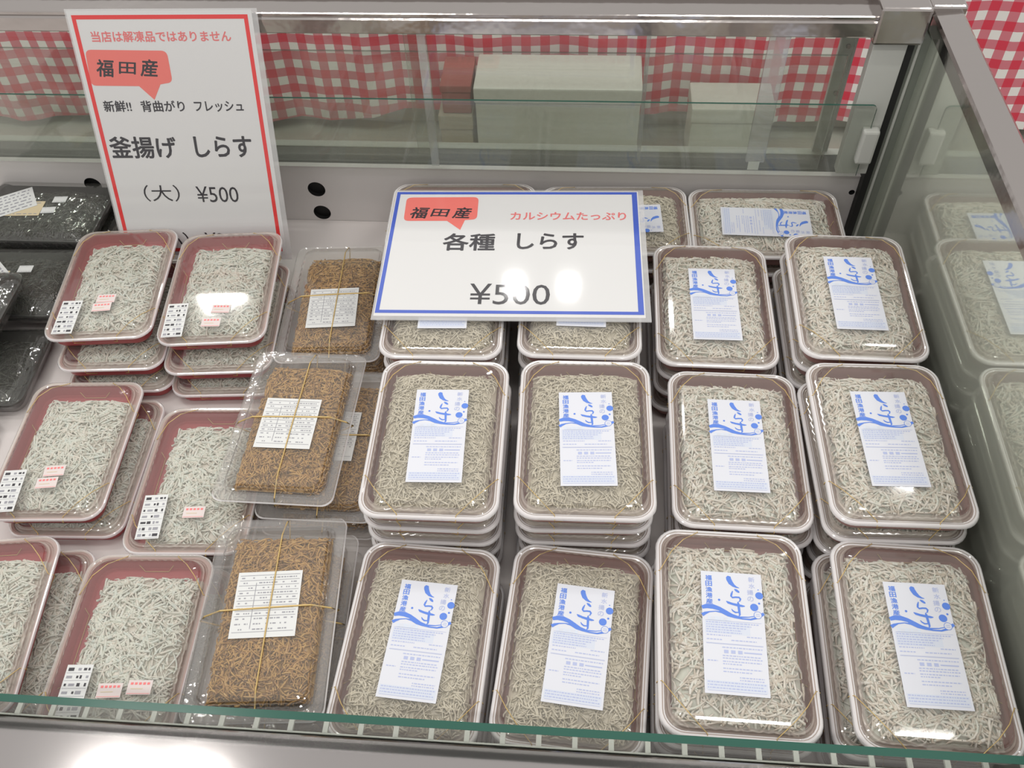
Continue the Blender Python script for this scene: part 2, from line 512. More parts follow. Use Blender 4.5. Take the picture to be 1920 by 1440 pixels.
def make_lid(w=PW, l=PL, slim=False):
    mb = MB()
    spec = [(-.0004, .0170, .021, 'rim', 0), (0, .0181, .021, 'rim', 0), (.0010, .0192, .021, 'rim', 0), (.0030, .0199, .020, 'rim', 0), (.0062, .0200, .019, 'lid_side', 0), (.0080, .0196, .018, 'rim', 0),
            (.0104, .0192, .017, 'lid_side', 0), (.0118, .0180, .017, 'lid_side', 0), (.0136, .0188, .017, 'lid_side', 0),
            (.0150, .0212, .017, 'lid_side', .00035), (.0172, .0218, .017, 'lid_side', .00045), (.0186, .0240, .017, 'lid', .00045), (.0212, .0246, .016, 'lid', .0004), (.0226, .0262, .016, 'lid', .0003),
            (.0255, .0271, .015, 'lid', 0), (.0300, .0280, .014, 'lid', 0), (.040, .0285, .012, 'lid', 0)]
    if slim:                                # thinner, clearer edge
        spec = [(a, z, r, 'lid_side' if .0025 < a < .012 else k, fl) for a, z, r, k, fl in spec]
    rings = [rr(w - a, l - a, r, z, fl) for a, z, r, k, fl in spec]
    mb.loft(rings, 'lid', False, True, True, [k for a, z, r, k, fl in spec][:-1])
    return mb.mesh('lid')


def make_cord(w=PW, l=PL):
    """gold elastic crossing the four corners of the pack, running slanted down the tray sides"""
    mb = MB()
    hw, hl = w / 2 + .0006, l / 2 + .0006
    path = []
    for q, (sx, sy) in enumerate(((1, 1), (1, -1), (-1, -1), (-1, 1))):
        ex, ey = 0.040, 0.046           # how far from the corner the elastic meets each edge
        a = Vector((sx * (hw - ex), sy * hl, .0175)); b = Vector((sx * hw, sy * (hl - ey), .0175))
        a2 = a + Vector((0, -sy * .004, .0032)); b2 = b + Vector((-sx * .004, 0, .0032))
        c1 = a.lerp(b, .36) + Vector((0, 0, .0105)); c2 = a.lerp(b, .64) + Vector((0, 0, .0105))
        al = Vector((sx * (hw - ex - .014), sy * (hl - .011), .002)); bl = Vector((sx * (hw - .011), sy * (hl - ey - .014), .002))
        seg = [al, a + Vector((0, 0, -.003)), a, a2, c1, c2, b2, b, b + Vector((0, 0, -.003)), bl]
        path += seg if q % 2 == 0 else seg[::-1]
    path.append(path[0])
    mb.tube(path, 0.00042, 'cord', 5)
    return mb.mesh('elastic_cord')


def make_blue_label():
    """white label, blue brush lettering over a wave, pale small print below"""
    w, h = 0.0535, 0.1125
    mb = MB()
    mb.box(-w / 2, w / 2, -h / 2, h / 2, 0, .0003, 'label_paper')
    Z = .00042

    def X(u): return (u - .5) * w
    def Y(v): return (.5 - v) * h
    # vertical lettering at the left
    for i, ch in enumerate('福田漁港産'):
        mb.text(ch, X(.125), Y(.058 + i * .051), w * .105, h * .043, Z, 'ink_blue', 0.03)
    # three brush characters down the middle
    u = lambda pts: [(X(a), Y(b), c * w) for a, b, c in pts]
    mb.stroke(u([(.445, .030, .006), (.455, .040, .040), (.462, .060, .042), (.490, .090, .040), (.535, .113, .026), (.580, .125, .014), (.625, .130, .004)]), Z, 'ink_blue')
    mb.stroke(u([(.545, .142, .006), (.575, .152, .022), (.61, .165, .018), (.625, .170, .006)]), Z, 'ink_blue')
    mb.stroke(u([(.515, .160, .006), (.495, .185, .016), (.485, .205, .016), (.505, .217, .015), (.56, .212, .014), (.615, .212, .015), (.635, .225, .016), (.625, .242, .010), (.60, .250, .004)]), Z, 'ink_blue')
    mb.stroke(u([(.40, .252, .006), (.43, .262, .020), (.50, .272, .020), (.58, .279, .022), (.66, .284, .018), (.70, .284, .006)]), Z, 'ink_blue')
    mb.stroke(u([(.59, .250, .006), (.595, .268, .020), (.60, .300, .020), (.605, .335, .019), (.61, .360, .014), (.59, .375, .005)]), Z, 'ink_blue')
    mb.stroke(u([(.48, .315, .005), (.50, .330, .012), (.54, .342, .013), (.59, .340, .010)]), Z, 'ink_blue')
    # vertical lettering at the right
    for i, ch in enumerate('新水揚の'):
        mb.text(ch, X(.835 if i < 2 else .80), Y(.050 + i * .056), w * .10, h * .042, Z, 'ink_pale', 0.02)
    for a, b, r in ((.945, .185, .064), (.850, .288, .066), (.935, .252, .018), (.935, .135, .010), (.285, .245, .020)):
        mb.disc(X(a), Y(b), r * w, Z, 'ink_blue')
    mb.disc(X(.90), Y(.352), .066 * w, Z + .00006, 'label_paper'); mb.ring(X(.90), Y(.352), .058 * w, .008 * w, Z + .0001, 'ink_blue')
    mb.rect(X(.90), Y(.345), .06 * w, .012 * w, Z + .0001, 'ink_pale'); mb.rect(X(.90), Y(.36), .07 * w, .012 * w, Z + .0001, 'ink_pale')
    # wave
    mb.stroke(u([(.0, .318, .030), (.08, .305, .040), (.18, .306, .042), (.28, .320, .036), (.38, .345, .034), (.48, .368, .026), (.60, .380, .014), (.75, .374, .008), (.85, .362, .006)]), Z - .00006, 'ink_blue')
    mb.stroke(u([(.0, .382, .030), (.05, .366, .024), (.12, .352, .010), (.22, .344, .008), (.32, .350, .016), (.42, .368, .026), (.52, .384, .014), (.65, .392, .012), (.78, .392, .014), (.88, .376, .020), (.97, .345, .026), (1.0, .335, .024)]), Z - .00003, 'ink_blue')
    mb.rect(X(.27), Y(.402), .36 * w, .030 * h, Z + .00003, 'ink_panel')
    mb.text('要冷蔵', X(.27), Y(.402), w * .29, h * .024, Z + .00008, 'label_paper', .012)
    mb.rect(X(.40), Y(.475), .72 * w, .105 * h, Z - .00009, 'ink_tint'); mb.rect(X(.5), Y(.935), .94 * w, .075 * h, Z - .00009, 'ink_tint')
    # small print: broken rows too small to read
    rd = random.Random(3)
    for v, a, b in ((.435, .06, .9), (.455, .06, .78), (.475, .06, .70), (.495, .06, .62), (.515, .06, .62), (.54, .06, .45), (.54, .70, .93), (.575, .06, .30), (.575, .45, .85),
                    (.635, .30, .93), (.70, .30, .90), (.72, .30, .93), (.745, .06, .22), (.745, .30, .90), (.765, .30, .60), (.80, .30, .90), (.825, .30, .75), (.865, .55, .93), (.885, .55, .93),
                    (.91, .05, .95), (.932, .05, .9), (.954, .05, .95)):
        q = a
        while q < b:
            e = min(b, q + rd.choice((.02, .03, .04, .05)))
            mb.rect(X((q + e) / 2), Y(v), (e - q) * w, .0085 * h, Z, 'ink_pale')
            q = e + .014
    for i in range(3):
        mb.text('■', X(.36 + i * .11), Y(.668), w * .07, h * .026, Z, 'ink_pale')
    mb.rect(X(.78), Y(.668), .28 * w, .010 * h, Z, 'ink_pale')
    for v in (.42, .605, .61, .975): mb.rect(X(.5), Y(v), .9 * w, .0025 * h, Z, 'ink_pale')
    return mb.mesh('label')


def make_ingredient_label(w=.0245, h=.053):
    mb = MB()
    mb.box(-w / 2, w / 2, -h / 2, h / 2, 0, .0003, 'label_plain')
    rd = random.Random(11); Z = .00045
    for i in range(7):
        v = .5 - (i + .6) / 7.2
        a = -.42
        while a < .40:
            e = min(.42, a + rd.choice((.08, .12, .16, .22)))
            mb.rect((a + e) / 2 * w, v * h, (e - a) * w, h * rd.choice((.045, .06)), Z, 'ink_dark' if rd.random() < .6 else 'ink_grey')
            a = e + rd.choice((.05, .09, .16))
        mb.rect(0, (v - .062) * h, .92 * w, .006 * h, Z, 'ink_grey')
    return mb.mesh('ingredient_label')


def make_sticker(w=.0225, h=.0135):
    mb = MB()
    mb.box(-w / 2, w / 2, -h / 2, h / 2, 0, .0003, 'label_pink')
    for i in range(5):
        mb.rect((-.34 + i * .17) * w, .26 * h, .11 * w, .16 * h, .00045, 'ink_pink')
    mb.rect(0, -.42 * h, .94 * w, .03 * h, .00045, 'ink_pink')
    mb.rect(-.1 * w, -.1 * h, .5 * w, .05 * h, .00045, 'label_gold')
    return mb.mesh('price_sticker')


def make_ruled_label(w=.0605, h=.066):
    mb = MB()
    mb.box(-w / 2, w / 2, -h / 2, h / 2, 0, .0003, 'label_plain')
    Z = .00045
    rd = random.Random(5)
    for i in range(12):
        if i in (9, 10): continue
        mb.rect(0, (.5 - (i + .7) / 12.8) * h, .93 * w, .007 * h, Z, 'ink_grey')
    mb.rect(-.2 * w, -.02 * h, .010 * w, .70 * h, Z, 'ink_grey')
    for i in range(11):
        v = .5 - (i + 1.2) / 12.8
        for a, b in ((-.44, -.24), (-.16, .44)):
            q = a
            while q < b:
                e = min(b, q + rd.choice((.02, .03, .05)))
                if rd.random() < .6: mb.rect((q + e) / 2 * w, v * h, (e - q) * w, .018 * h, Z, 'ink_grey')
                q = e + .015
    return mb.mesh('label')


ME = dict(red=make_tray('red_tray', .131, .189), dark=make_tray('dark_red_tray'), lid=make_lid(), lid_s=make_lid(.131, .189, True), cord=make_cord(), cord_s=make_cord(.131, .189),
          blue=make_blue_label(), ingr=make_ingredient_label(), sticker=make_sticker(), ruled=make_ruled_label())

ORD = ('top', 'second down', 'third down', 'fourth down', 'lowest')


def place_on(o, root, wx, wy, wrot, z):
    """set a child flat on its pack's lid at a world x, y and turn"""
    a = root.rotation_euler.z
    dx, dy = wx - root.location.x, wy - root.location.y
    o.location = (dx * math.cos(-a) - dy * math.sin(-a), dx * math.sin(-a) + dy * math.cos(-a), z)
    o.rotation_euler = (0, 0, wrot - a)
    return o


def pack(kind, x, y, z, rz, variant, label, group, small=False, cat='whitebait pack', cord=True):
    t = thing('whitebait_pack', label, cat, (x, y, z), rz, group)
    obj('tray', ME['red'] if small else ME['dark'], t)
    wb = tag(obj('whitebait', fish[kind][variant % len(fish[kind])], t), kind='stuff')
    if small: wb.location.x = .003
    obj('lid', ME['lid_s'] if small else ME['lid'], t)
    if cord: obj('elastic_cord', ME['cord_s'] if small else ME['cord'], t)
    return t


# name: x, y, yaw, layers, kind, (label dx, dy, turn)
STACKS = [
    ('A2', -.1367, .5302, .013, 5, 'grey', (.0028, -.0066, .025)), ('B2', .0102, .5365, .018, 5, 'grey', (.0018, -.0096, .036)),
    ('C2', .1640, .5510, -.009, 4, 'white', (-.0009, -.0047, .004)), ('D2', .3040, .5455, .012, 5, 'white', (-.0023, -.0046, .012)),
    ('A3', -.1374, .3343 + .006, -.041, 3, 'grey', (.0030, -.0038, -.021)), ('B3', .0072, .3440, -.070, 3, 'grey', (.0036, -.0040, -.022)),
    ('C3', .1454, .3535, -.013, 4, 'white', (-.0020, -.0071, -.014)), ('D3', .3045, .3495, -.022, 4, 'white', (.0004, -.0046, .017)),
    ('C1', .1539, .7530, -.006, 4, 'white', (-.0003, -.0099, .009)), ('D1', .3035, .7450, -.014, 5, 'white', (-.0018, -.0069, .005)),
    ('A1', -.1500, .7275, .020, 5, 'grey', (.000, -.006, .02)), ('B1', .0010, .7345, .006, 5, 'grey', (.002, -.004, -.01)),
    ('A0', -.1590, .9290, .030, 3, 'grey', (0, -.008, .02)), ('C0', .0420, .9290, .028, 3, 'grey', (.004, -.010, .03)), ('D0', .2375, .9290, .012, 3, 'white', (-.0033, -.0100, -.03)),
]
COLN = {'A': 'in the column beside brown packs', 'B': 'in the second column from brown packs', 'C': 'in the second column from glass wall', 'D': 'in the column along glass wall'}
ROWN = {'1': 'third-row', '2': 'second-row', '3': 'front-row'}
K0 = {'A0': 'back-row stack nearest the red-bordered sign', 'C0': 'middle back-row stack, under the blue-bordered sign', 'D0': 'back-row stack nearest the glass wall'}
rd = random.Random(21)
for si, (nm, x, y, yaw, n, kind, lab) in enumerate(STACKS):
    side = nm[1] == '0'
    for k in range(n):
        top = k == n - 1
        jx = jy = ja = 0
        if not top:
            jx, jy, ja = rd.uniform(-.003, .003), rd.uniform(-.002, .003), rd.uniform(-.012, .012)
            if nm == 'D3': jx -= .008; ja -= .01
            if nm == 'D2': jx -= .004
            if nm in ('A2', 'B2'): jy = .004 + .002 * (n - 2 - k); ja = rd.uniform(-.02, .02)
            if nm[1] == '1': jy = .004
            if nm == 'C2': jx += .003
            if side: jy = -.001; jx *= .3; ja = 0
        what = ('fine grey' if kind == 'grey' else 'white')
        lay = 'top' if top else ('lowest' if k == 0 else ORD[n - 1 - k])
        if side:
            lb = '%s whitebait pack turned sideways, %s in %s' % (what, lay, K0[nm])
        else:
            lb = '%s whitebait pack, %s in %s stack, %s' % (what, lay, ROWN[nm[1]], COLN[nm[0]][3:])
        a = yaw + ja - (PI / 2 if side else 0)
        t = pack(kind, x + jx, y + jy, FLOOR + k * PITCH, a, si + k, lb, 'packs of %s whitebait under clear lids' % what)
        o = obj('label', ME['blue'], t)
        if side:
            o.location = (-lab[1], lab[0], .0286)
            o.rotation_euler = (0, 0, lab[2])
        else:
            o.location = (lab[0], lab[1], .0286); o.rotation_euler = (0, 0, lab[2])

# white whitebait in bright red trays, at the left: x, y, yaw per layer from the bottom
LEFT = [
    ('behind left', [(-.562, .752, .07), (-.569, .762, .075), (-.582, .784, .098)], 'rear pair by the price sign, left stack'),
    ('behind right', [(-.432, .752, .07), (-.437, .763, .085), (-.4425, .783, .098)], 'rear pair by the price sign, right stack'),
    ('mid left', [(-.5505, .5515, .040), (-.5665, .5546, .058)], 'middle row, stack nearest the black trays'),
    ('mid right', [(-.4050, .5235, .045), (-.4020, .5235, .050)], 'middle row, under the edge of a brown pack'),
    ('front left', [(-.5540, .3450, .120), (-.5800, .3430, .122)], 'front row, stack at the far edge of view'),
    ('front right', [(-.4050, .3330, .045), (-.4190, .3330, .050)], 'front row, beside the frontmost brown pack'),
]
# (part, x, y, turn) measured on the lids
LSTK = {
    'behind left': [('ingr', -.6117, .7150, .09), ('sticker', -.5745, .7470, .10), ('sticker', -.5755, .7330, .14)],
    'behind right': [('ingr', -.4787, .7155, .12), ('sticker', -.4283, .7360, .04), ('sticker', -.4344, .7140, .06)],
    'mid left': [('ingr', -.6010, .4889, .12), ('sticker', -.5615, .5165, .13), ('sticker', -.5640, .5010, .14)],
    'mid right': [('ingr', -0.4356, 0.4656, .11), ('sticker', -0.3928, 0.4732, .08)],
    'front left': [('ingr', -.620, .285, .15), ('sticker', -.575, .300, .14)],
    'front right': [('ingr', -0.4486, 0.2789, .07), ('sticker', -0.4151, 0.2830, .08), ('sticker', -0.3883, 0.2875, .06)],
}
for li, (key, lay, desc) in enumerate(LEFT):
    for k, (x, y, a) in enumerate(lay):
        top = k == len(lay) - 1
        lb = '%s whitebait pack in red tray, %s' % ('top' if top else ('lowest' if k == 0 else 'middle'), desc)
        t = pack('green', x, y, FLOOR + k * PITCH, a, li + k, lb, 'whitebait packs in red trays', True)
        if top and k == 2:
            t.rotation_euler.x = .030; t.location.z += .005
        if top:
            for part, wx, wy, r in LSTK[key]:
                nmn = {'ingr': 'ingredient_label', 'sticker': 'price_sticker'}[part]
                place_on(obj(nmn, ME[part], t), t, wx, wy, r, .0287)

# ------------------------------------------------------------------ brown simmered whitebait in clear clamshells
BW, BL = .128, .204
fish['brown'] = [strands(1500, .0490, -.084, .084, .012, .022, .0010, .008, .0255, 'fish_brown', s, 1.5, 4, 5) for s in (8, 9)]


def make_clam_tray():
    mb = MB()
    r0 = rr(.094, .166, .012, 0)
    mb.add(r0, [tuple(range(len(r0)))], 'clear_tray')
    mb.loft([r0, rr(.100, .172, .012, .004), rr(.104, .178, .013, .0170), rr(BW - .001, BL - .001, .012, .0172)], 'clear_tray')
    return mb.mesh('tray')


def make_clam_lid():
    mb = MB()
    spec = [(0, .0176, .012, 'rim', 0), (.002, .0190, .012, 'flange', 0), (.005, .0178, .012, 'flange', 0), (.020, .0178, .013, 'flange', 0), (.0215, .0196, .013, 'flange', .0004), (.0225, .0225, .013, 'lid', .0005), (.0250, .0228, .013, 'lid', .0005),
            (.0265, .0262, .013, 'lid', .0005), (.0290, .0266, .012, 'lid', .0003), (.0310, .0288, .012, 'lid', 0), (.0350, .0294, .012, 'lid', 0), (.042, .0292, .010, 'lid', 0)]
    rings = [rr(BW - a, BL - a, r, z, fl) for a, z, r, k, fl in spec]
    mb.loft(rings, 'lid', False, True, True, [q[3] for q in spec][:-1])
    return mb.mesh('lid')


def make_cross_cord(lengthwise):
    mb = MB()
    hw, hl = BW / 2 + .0008, BL / 2 + .0008
    zt, zr = .0302, .0188
    if lengthwise:
        mb.tube([(.004, -hl + .02, -.0006), (.004, -hl, .014), (.004, -hl + .006, zr + .002), (.004, -hl + .026, zt), (.004, 0, zt + .001), (.004, hl - .026, zt), (.004, hl - .006, zr + .002), (.004, hl, .014), (.004, hl - .02, -.0006)], .0007, 'cord', 6)
    else:
        mb.tube([(-hw + .02, -.004, -.0006), (-hw, -.004, .014), (-hw + .006, -.003, zr + .002), (-hw + .023, -.002, zt), (0, 0, zt + .0006), (hw - .023, .002, zt), (hw - .006, .003, zr + .002), (hw, .004, .014), (hw - .02, .004, -.0006)], .0009, 'cord', 6)
    return mb.mesh('elastic_cord')


ME['clam_tray'], ME['clam_lid'], ME['cross'] = make_clam_tray(), make_clam_lid(), make_cross_cord(False)
ME['length'] = make_cross_cord(True)
BROWN = [
    ('rear, tucked beside the blue-bordered sign', [(-.290, .788, .05, 0), (-.306, .792, .064, 0)], (-.3041, .7698, .100)),
    ('middle of the brown column', [(-.2690, .574, .0, 0), (-.2690, .576, .0, 0), (-.3055, .5755, -.010, .0005)], (-0.3065, 0.5674, .000)),
    ('frontmost of the brown column', [(-.275, .354, .04, 0), (-.275, .356, .05, 0), (-.2790, .3555, .080, 0)], (-0.2792, 0.3597, .105)),
]
for bi, (desc, lay, lab) in enumerate(BROWN):
    for k, (x, y, a, dz) in enumerate(lay):
        top = k == len(lay) - 1
        t = thing('simmered_whitebait_pack', '%s clear clamshell of brown simmered whitebait, %s' % (('lowest' if k == 0 else 'middle') if not top else 'top', desc), 'whitebait pack', (x, y, FLOOR + k * .0308 + dz), a, 'clamshells of brown simmered whitebait')
        obj('tray', ME['clam_tray'], t)
        tag(obj('whitebait', fish['brown'][(bi + k) % 2], t), kind='stuff').location = (0.002, 0, 0)
        obj('lid', ME['clam_lid'], t)
        obj('elastic_cord', ME['cross'], t)
        obj('elastic_cord', ME['length'], t)
        o = obj('label', ME['ruled'], t)
        place_on(o, t, lab[0] + (x - lay[-1][0]), lab[1], lab[2], .0299 if top else .0296)
        if not top: o.location.x = 0; o.location.y = 0

# ------------------------------------------------------------------ cling-wrapped black trays of dark seaweed
sea = strands(700, .050, -.074, .074, .012, .03, .0011, .010, .026, 'seaweed', 31, 1.6, 4, 4)


def make_black_tray():
    mb = MB()
    r0 = rr(.098, .150, .010, 0, 0, 12, 10, 5)
    mb.add(r0, [tuple(range(len(r0)))], 'black_tray')
    mb.loft([r0, rr(.118, .170, .014, .022, 0, 12, 10, 5), rr(.124, .176, .016, .0225, 0, 12, 10, 5), rr(.125, .177, .016, .020, 0, 12, 10, 5)], 'black_tray')
    return mb.mesh('tray')


def make_wrap():
    mb = MB()
    rings = [rr(w, l, r, z, 0, 12, 10, 5) for w, l, r, z in ((.112, .164, .014, .004), (.1262, .1782, .017, .0205), (.1255, .1775, .016, .0235), (.116, .168, .014, .0262), (.100, .150, .012, .0285), (.06, .10, .012, .0298))]
    mb.loft(rings, 'film', False, True)
    return mb.mesh('wrap_film')


def flat_label(w, h, key):
    mb = MB()
    mb.box(-w / 2, w / 2, -h / 2, h / 2, 0, .0003, key)
    rd2 = random.Random(int(w * 1e5))
    n = 6 if h > .03 else 2
    for i in range(n):
        q = -.4
        while q < .4:
            e = min(.42, q + rd2.choice((.05, .1, .14)))
            mb.rect((q + e) / 2 * w, (.38 - .76 * i / max(1, n - 1)) * h, (e - q) * w, .05 * h, .00045, 'ink_grey')
            q = e + .05
    return mb.mesh('label')


ME['btray'], ME['wrap'] = make_black_tray(), make_wrap()
ME['blabel'], ME['bgold'], ME['bstick'] = flat_label(.056, .046, 'label_plain'), flat_label(.050, .030, 'label_gold'), flat_label(.019, .0125, 'label_plain')
DARK = [
    (-.752, .945, .032, -PI / 2 + .0, 'black wrapped tray of dark seaweed at the back left, white label and two stickers', True),
    (-.752, .945, 0, -PI / 2 + .02, 'lower black wrapped tray at the back left, under the labelled one', False),
    (-.752, .815, .022, -PI / 2 + .02, 'black wrapped seaweed tray in front of the rearmost one, two small stickers', True),
    (-.792, .735, .0535, -PI / 2 + .03, 'black wrapped tray raised at the left edge, resting across two others', None),
    (-.757, .686, .0, -PI / 2 + .05, 'black wrapped tray under the raised one, left of the red trays', None),
    (-.775, .552, .000, -PI / 2 + .05, 'black wrapped tray lying left of the middle red-tray stack', None),
]
for i, (x, y, z, a, lb, stick) in enumerate(DARK):
    t = thing('seaweed_tray', lb, 'wrapped tray', (x, y, FLOOR + z), a, 'cling-wrapped black trays')
    obj('tray', ME['btray'], t)
    tag(obj('seaweed', sea, t), kind='stuff')
    obj('wrap_film', ME['wrap'], t)
    if stick:
        g = obj('label', ME['bgold'], t); place_on(g, t, x - .022, y - .004, .05, .0300); tag(g, 'gold label')
        w_ = obj('label', ME['blabel'], t); place_on(w_, t, x - (.042 if i == 0 else .026), y + (.008 if i == 0 else .004), .55 if i == 0 else -.75, .0305)
        place_on(obj('sticker', ME['bstick'], t), t, x + .021, y + .017, .06, .0300)
        place_on(obj('sticker', ME['bstick'], t), t, x + .013, y - .006, .10, .0300)

# ------------------------------------------------------------------ signs


def sign_frame(tl, tr, bl, s):
    P = [CAM + (Vector(p) - CAM) * s for p in (tl, tr, bl)]
    ux = (P[1] - P[0]).normalized()
    dv = (P[2] - P[0]); dv = (dv - ux * dv.dot(ux)).normalized()
    n = ux.cross(-dv)
    mm = Matrix((ux, -dv, n)).transposed().to_4x4()
    mm.translation = P[0]
    return mm


def bubble(mb, pts, tail, z):
    (ax, ay), (bx, by), (cx, cy), (dx, dy) = pts      # TL TR BR BL
    out = []
    P = [Vector(p) for p in pts]
    for i in range(4):
        p = P[i]; q = P[(i + 1) % 4]; o = P[i - 1]
        r = .007
        d0 = (o - p).normalized() * r; d1 = (q - p).normalized() * r
        for k in range(6):
            t = k / 5
            out.append((p + d0) * (1 - t) ** 2 + p * 2 * t * (1 - t) + (p + d1) * t ** 2)
        if i == 2:
            out += [Vector(t) for t in reversed(tail)]
    mb.add([(p.x, -p.y, z) for p in out], [tuple(range(len(out)))], 'coral')


def T(mb, body, u0, u1, v, h, key, bold=0, shear=0.0, rot=0.0):
    mb.text(body, (u0 + u1) / 2, -v, u1 - u0, h, .0006, key, bold, shear, rot)


def frame(mb, w, h, inset, t, key):
    z = .00055
    a, b = inset, inset + t
    for x0, x1, y0, y1 in ((a, w - a, a, b), (a, w - a, h - b, h - a), (a, b, b, h - b), (w - b, w - a, b, h - b)):
        mb.quad([(x0, -y1, z), (x1, -y1, z), (x1, -y0, z), (x0, -y0, z)], key)


def laminate(w, h, mg, ml=None):
    mb = MB()
    ml = mg if ml is None else ml
    z = .0009
    mb.quad([(0, -h, z), (w, -h, z), (w, 0, z), (0, 0, z)], 'laminate')
    for x0, x1, y0, y1 in ((-ml, w + mg, -ml, 0), (-ml, w + mg, h, h + mg), (-ml, 0, 0, h), (w, w + mg, 0, h)):
        mb.quad([(x0, -y1, z), (x1, -y1, z), (x1, -y0, z), (x0, -y0, z)], 'laminate_edge')
    mb.quad([(-ml, -h - mg, -.0002), (-ml, ml, -.0002), (w + mg, ml, -.0002), (w + mg, -h - mg, -.0002)], 'laminate_edge')
    return mb


s1 = thing('price_sign', 'tall white laminated price sign with red border leaning at the back panel', 'price sign')
s1.matrix_world = sign_frame((-.588, .9368, .3596), (-.3784, .9496, .3551), (-.588, .8509, .1121), 1.035)
SC = 1.035
mb = MB()
mb.box(0, .21, -.297, 0, 0, .0004, 'paper')
frame(mb, .21, .297, .0050, .0046, 'ink_border_red')
T(mb, '当店は解凍品ではありません', .0225, .1822, .0282, .0115, 'ink_pink', .022)
bubble(mb, [(.0115, .0423), (.1058, .0438), (.1055, .0800), (.0088, .0830)], [(.0651, .0835), (.0799, .0993), (.0907, .0815)], .00055)
for ch, a in (('福', .0298), ('田', .0560), ('産', .0815)):
    T(mb, ch, a - .0095, a + .0095, .0630, .019 if ch != '田' else .013, 'ink_dark', .025, .18, -.05)
T(mb, '新鮮!!', .0178, .0503, .1067, .0128, 'ink_dark', .022)
T(mb, '背曲がり', .0624, .1139, .1068, .0128, 'ink_dark', .022)
T(mb, 'フレッシュ', .1259, .1837, .1072, .0120, 'ink_dark', .022)
T(mb, '釜揚げ', .0136, .0943, .1562, .0258, 'ink_dark', .024)
T(mb, 'しらす', .1173, .1862, .1556, .0250, 'ink_dark', .024)
T(mb, '（大）', .0421, .0869, .2140, .0215, 'ink_dark', 0)
T(mb, '¥500', .1080, .1601, .2155, .0205, 'ink_dark', 0)
T(mb, '（小）', .0421, .0869, .2765, .0215, 'ink_dark', 0)
T(mb, '¥300', .1080, .1601, .2765, .0205, 'ink_dark', 0)
mb.v = [(x * SC, y * SC, z) for x, y, z in mb.v]
mb.build('printed_sheet', s1)
mb = laminate(.21 * SC, .297 * SC, .0065, .0015)
mb.build('lamination', s1)

s2 = thing('price_sign', 'wide white laminated price sign with blue border lying on the packs', 'price sign')
s2.matrix_world = sign_frame((-.2303, .8877, .1520), (.0666, .8954, .1530), (-.2248, .6779, .1495), 1.0)
mb = MB()
mb.box(0, .297, -.21, 0, 0, .0004, 'paper')
z = .00055
for q in ([(.0012, .0014), (.2955, .0014), (.2955, .0058), (.0012, .0058)], [(.0012, .2010), (.2955, .2010), (.2955, .2056), (.0012, .2056)],
          [(.0012, .0058), (.0056, .0058), (.0056, .2010), (.0012, .2010)], [(.2893, .0058), (.2955, .0058), (.2955, .2010), (.2893, .2010)]):
    mb.quad([(a, -b, z) for a, b in reversed(q)], 'ink_border_blue')
bubble(mb, [(.0140, .0118), (.1028, .0108), (.1033, .0520), (.0150, .0550)], [(.0675, .0545), (.0846, .0704), (.0890, .0530)], .00055)
for ch, a in (('福', .0325), ('田', .0580), ('産', .0850)):
    T(mb, ch, a - .0100, a + .0100, .0400, .0195 if ch != '田' else .0135, 'ink_dark', .025, .18, -.03)
T(mb, 'カルシウムたっぷり', .1435, .2810, .0454, .0135, 'ink_pink', .022)
T(mb, '各種', .0667, .1269, .0913, .0285, 'ink_dark', .024)
T(mb, 'しらす', .1535, .2301, .0895, .0265, 'ink_dark', .024)
T(mb, '¥500', .1034, .1931, .1757, .0320, 'ink_dark', .0)
mb.build('printed_sheet', s2)
laminate(.297, .21, .006, .002).build('lamination', s2)

# ------------------------------------------------------------------ display case
YB = 1.003
case = thing('display_case', 'open-topped refrigerated display case with steel front rail and glass sides', 'display case', (0, .6, 0))
inv = Matrix.Translation((0, -.6, 0))


def cpart(name, mb):
    o = mb.build(name, case)
    o.location = (0, -.6, 0)
    return o


XL, XR = -1.25, .385
mb = MB(); mb.box(XL, XR, .236, YB, -.06, FLOOR - .0003, 'pan')
mb.box(XL, XR, .20, .2285, -.06, .10, 'pan')
cpart('base_pan', mb)


def back_panel():
    mb = MB()
    mb.box(XL, .364, YB, YB + .0070, FLOOR, .0995, 'panel')
    mb.box(XL, .364, YB - .001, YB + .0075, .0995, .1003, 'panel')
    o = cpart('back_panel', mb)
    cut = MB()
    for (x, z, r) in ((-.3745, .0600, .0125), (-.3745, .0182, .0125), (-.7010, .0597, .0125), (-1.03, .0597, .0125), (.3590, .0730, .004)):
        n = 24
        ring0 = [(x + r * math.cos(2 * PI * i / n), YB - .01, z + r * math.sin(2 * PI * i / n)) for i in range(n)]
        ring1 = [(p[0], YB + .0095, p[2]) for p in ring0]
        cut.loft([ring0, ring1], 'gasket_hole_shade', True, True, False)  # hole walls coloured black as painted shade
    c = cut.build('cutter'); c.location = (0, 0, 0)
    import bmesh
    for q in (c, o):
        b_ = bmesh.new(); b_.from_mesh(q.data); bmesh.ops.recalc_face_normals(b_, faces=b_.faces[:]); b_.to_mesh(q.data); b_.free()
    md = o.modifiers.new('holes', 'BOOLEAN'); md.object = c; md.operation = 'DIFFERENCE'; md.solver = 'EXACT'; md.material_mode = 'TRANSFER'
    c.parent = case; c.location = (0, -.6, 0)
    bpy.context.view_layer.update()
    me = bpy.data.meshes.new_from_object(o.evaluated_get(bpy.context.evaluated_depsgraph_get()))
    o.modifiers.clear(); o.data = me
    bpy.data.objects.remove(c)


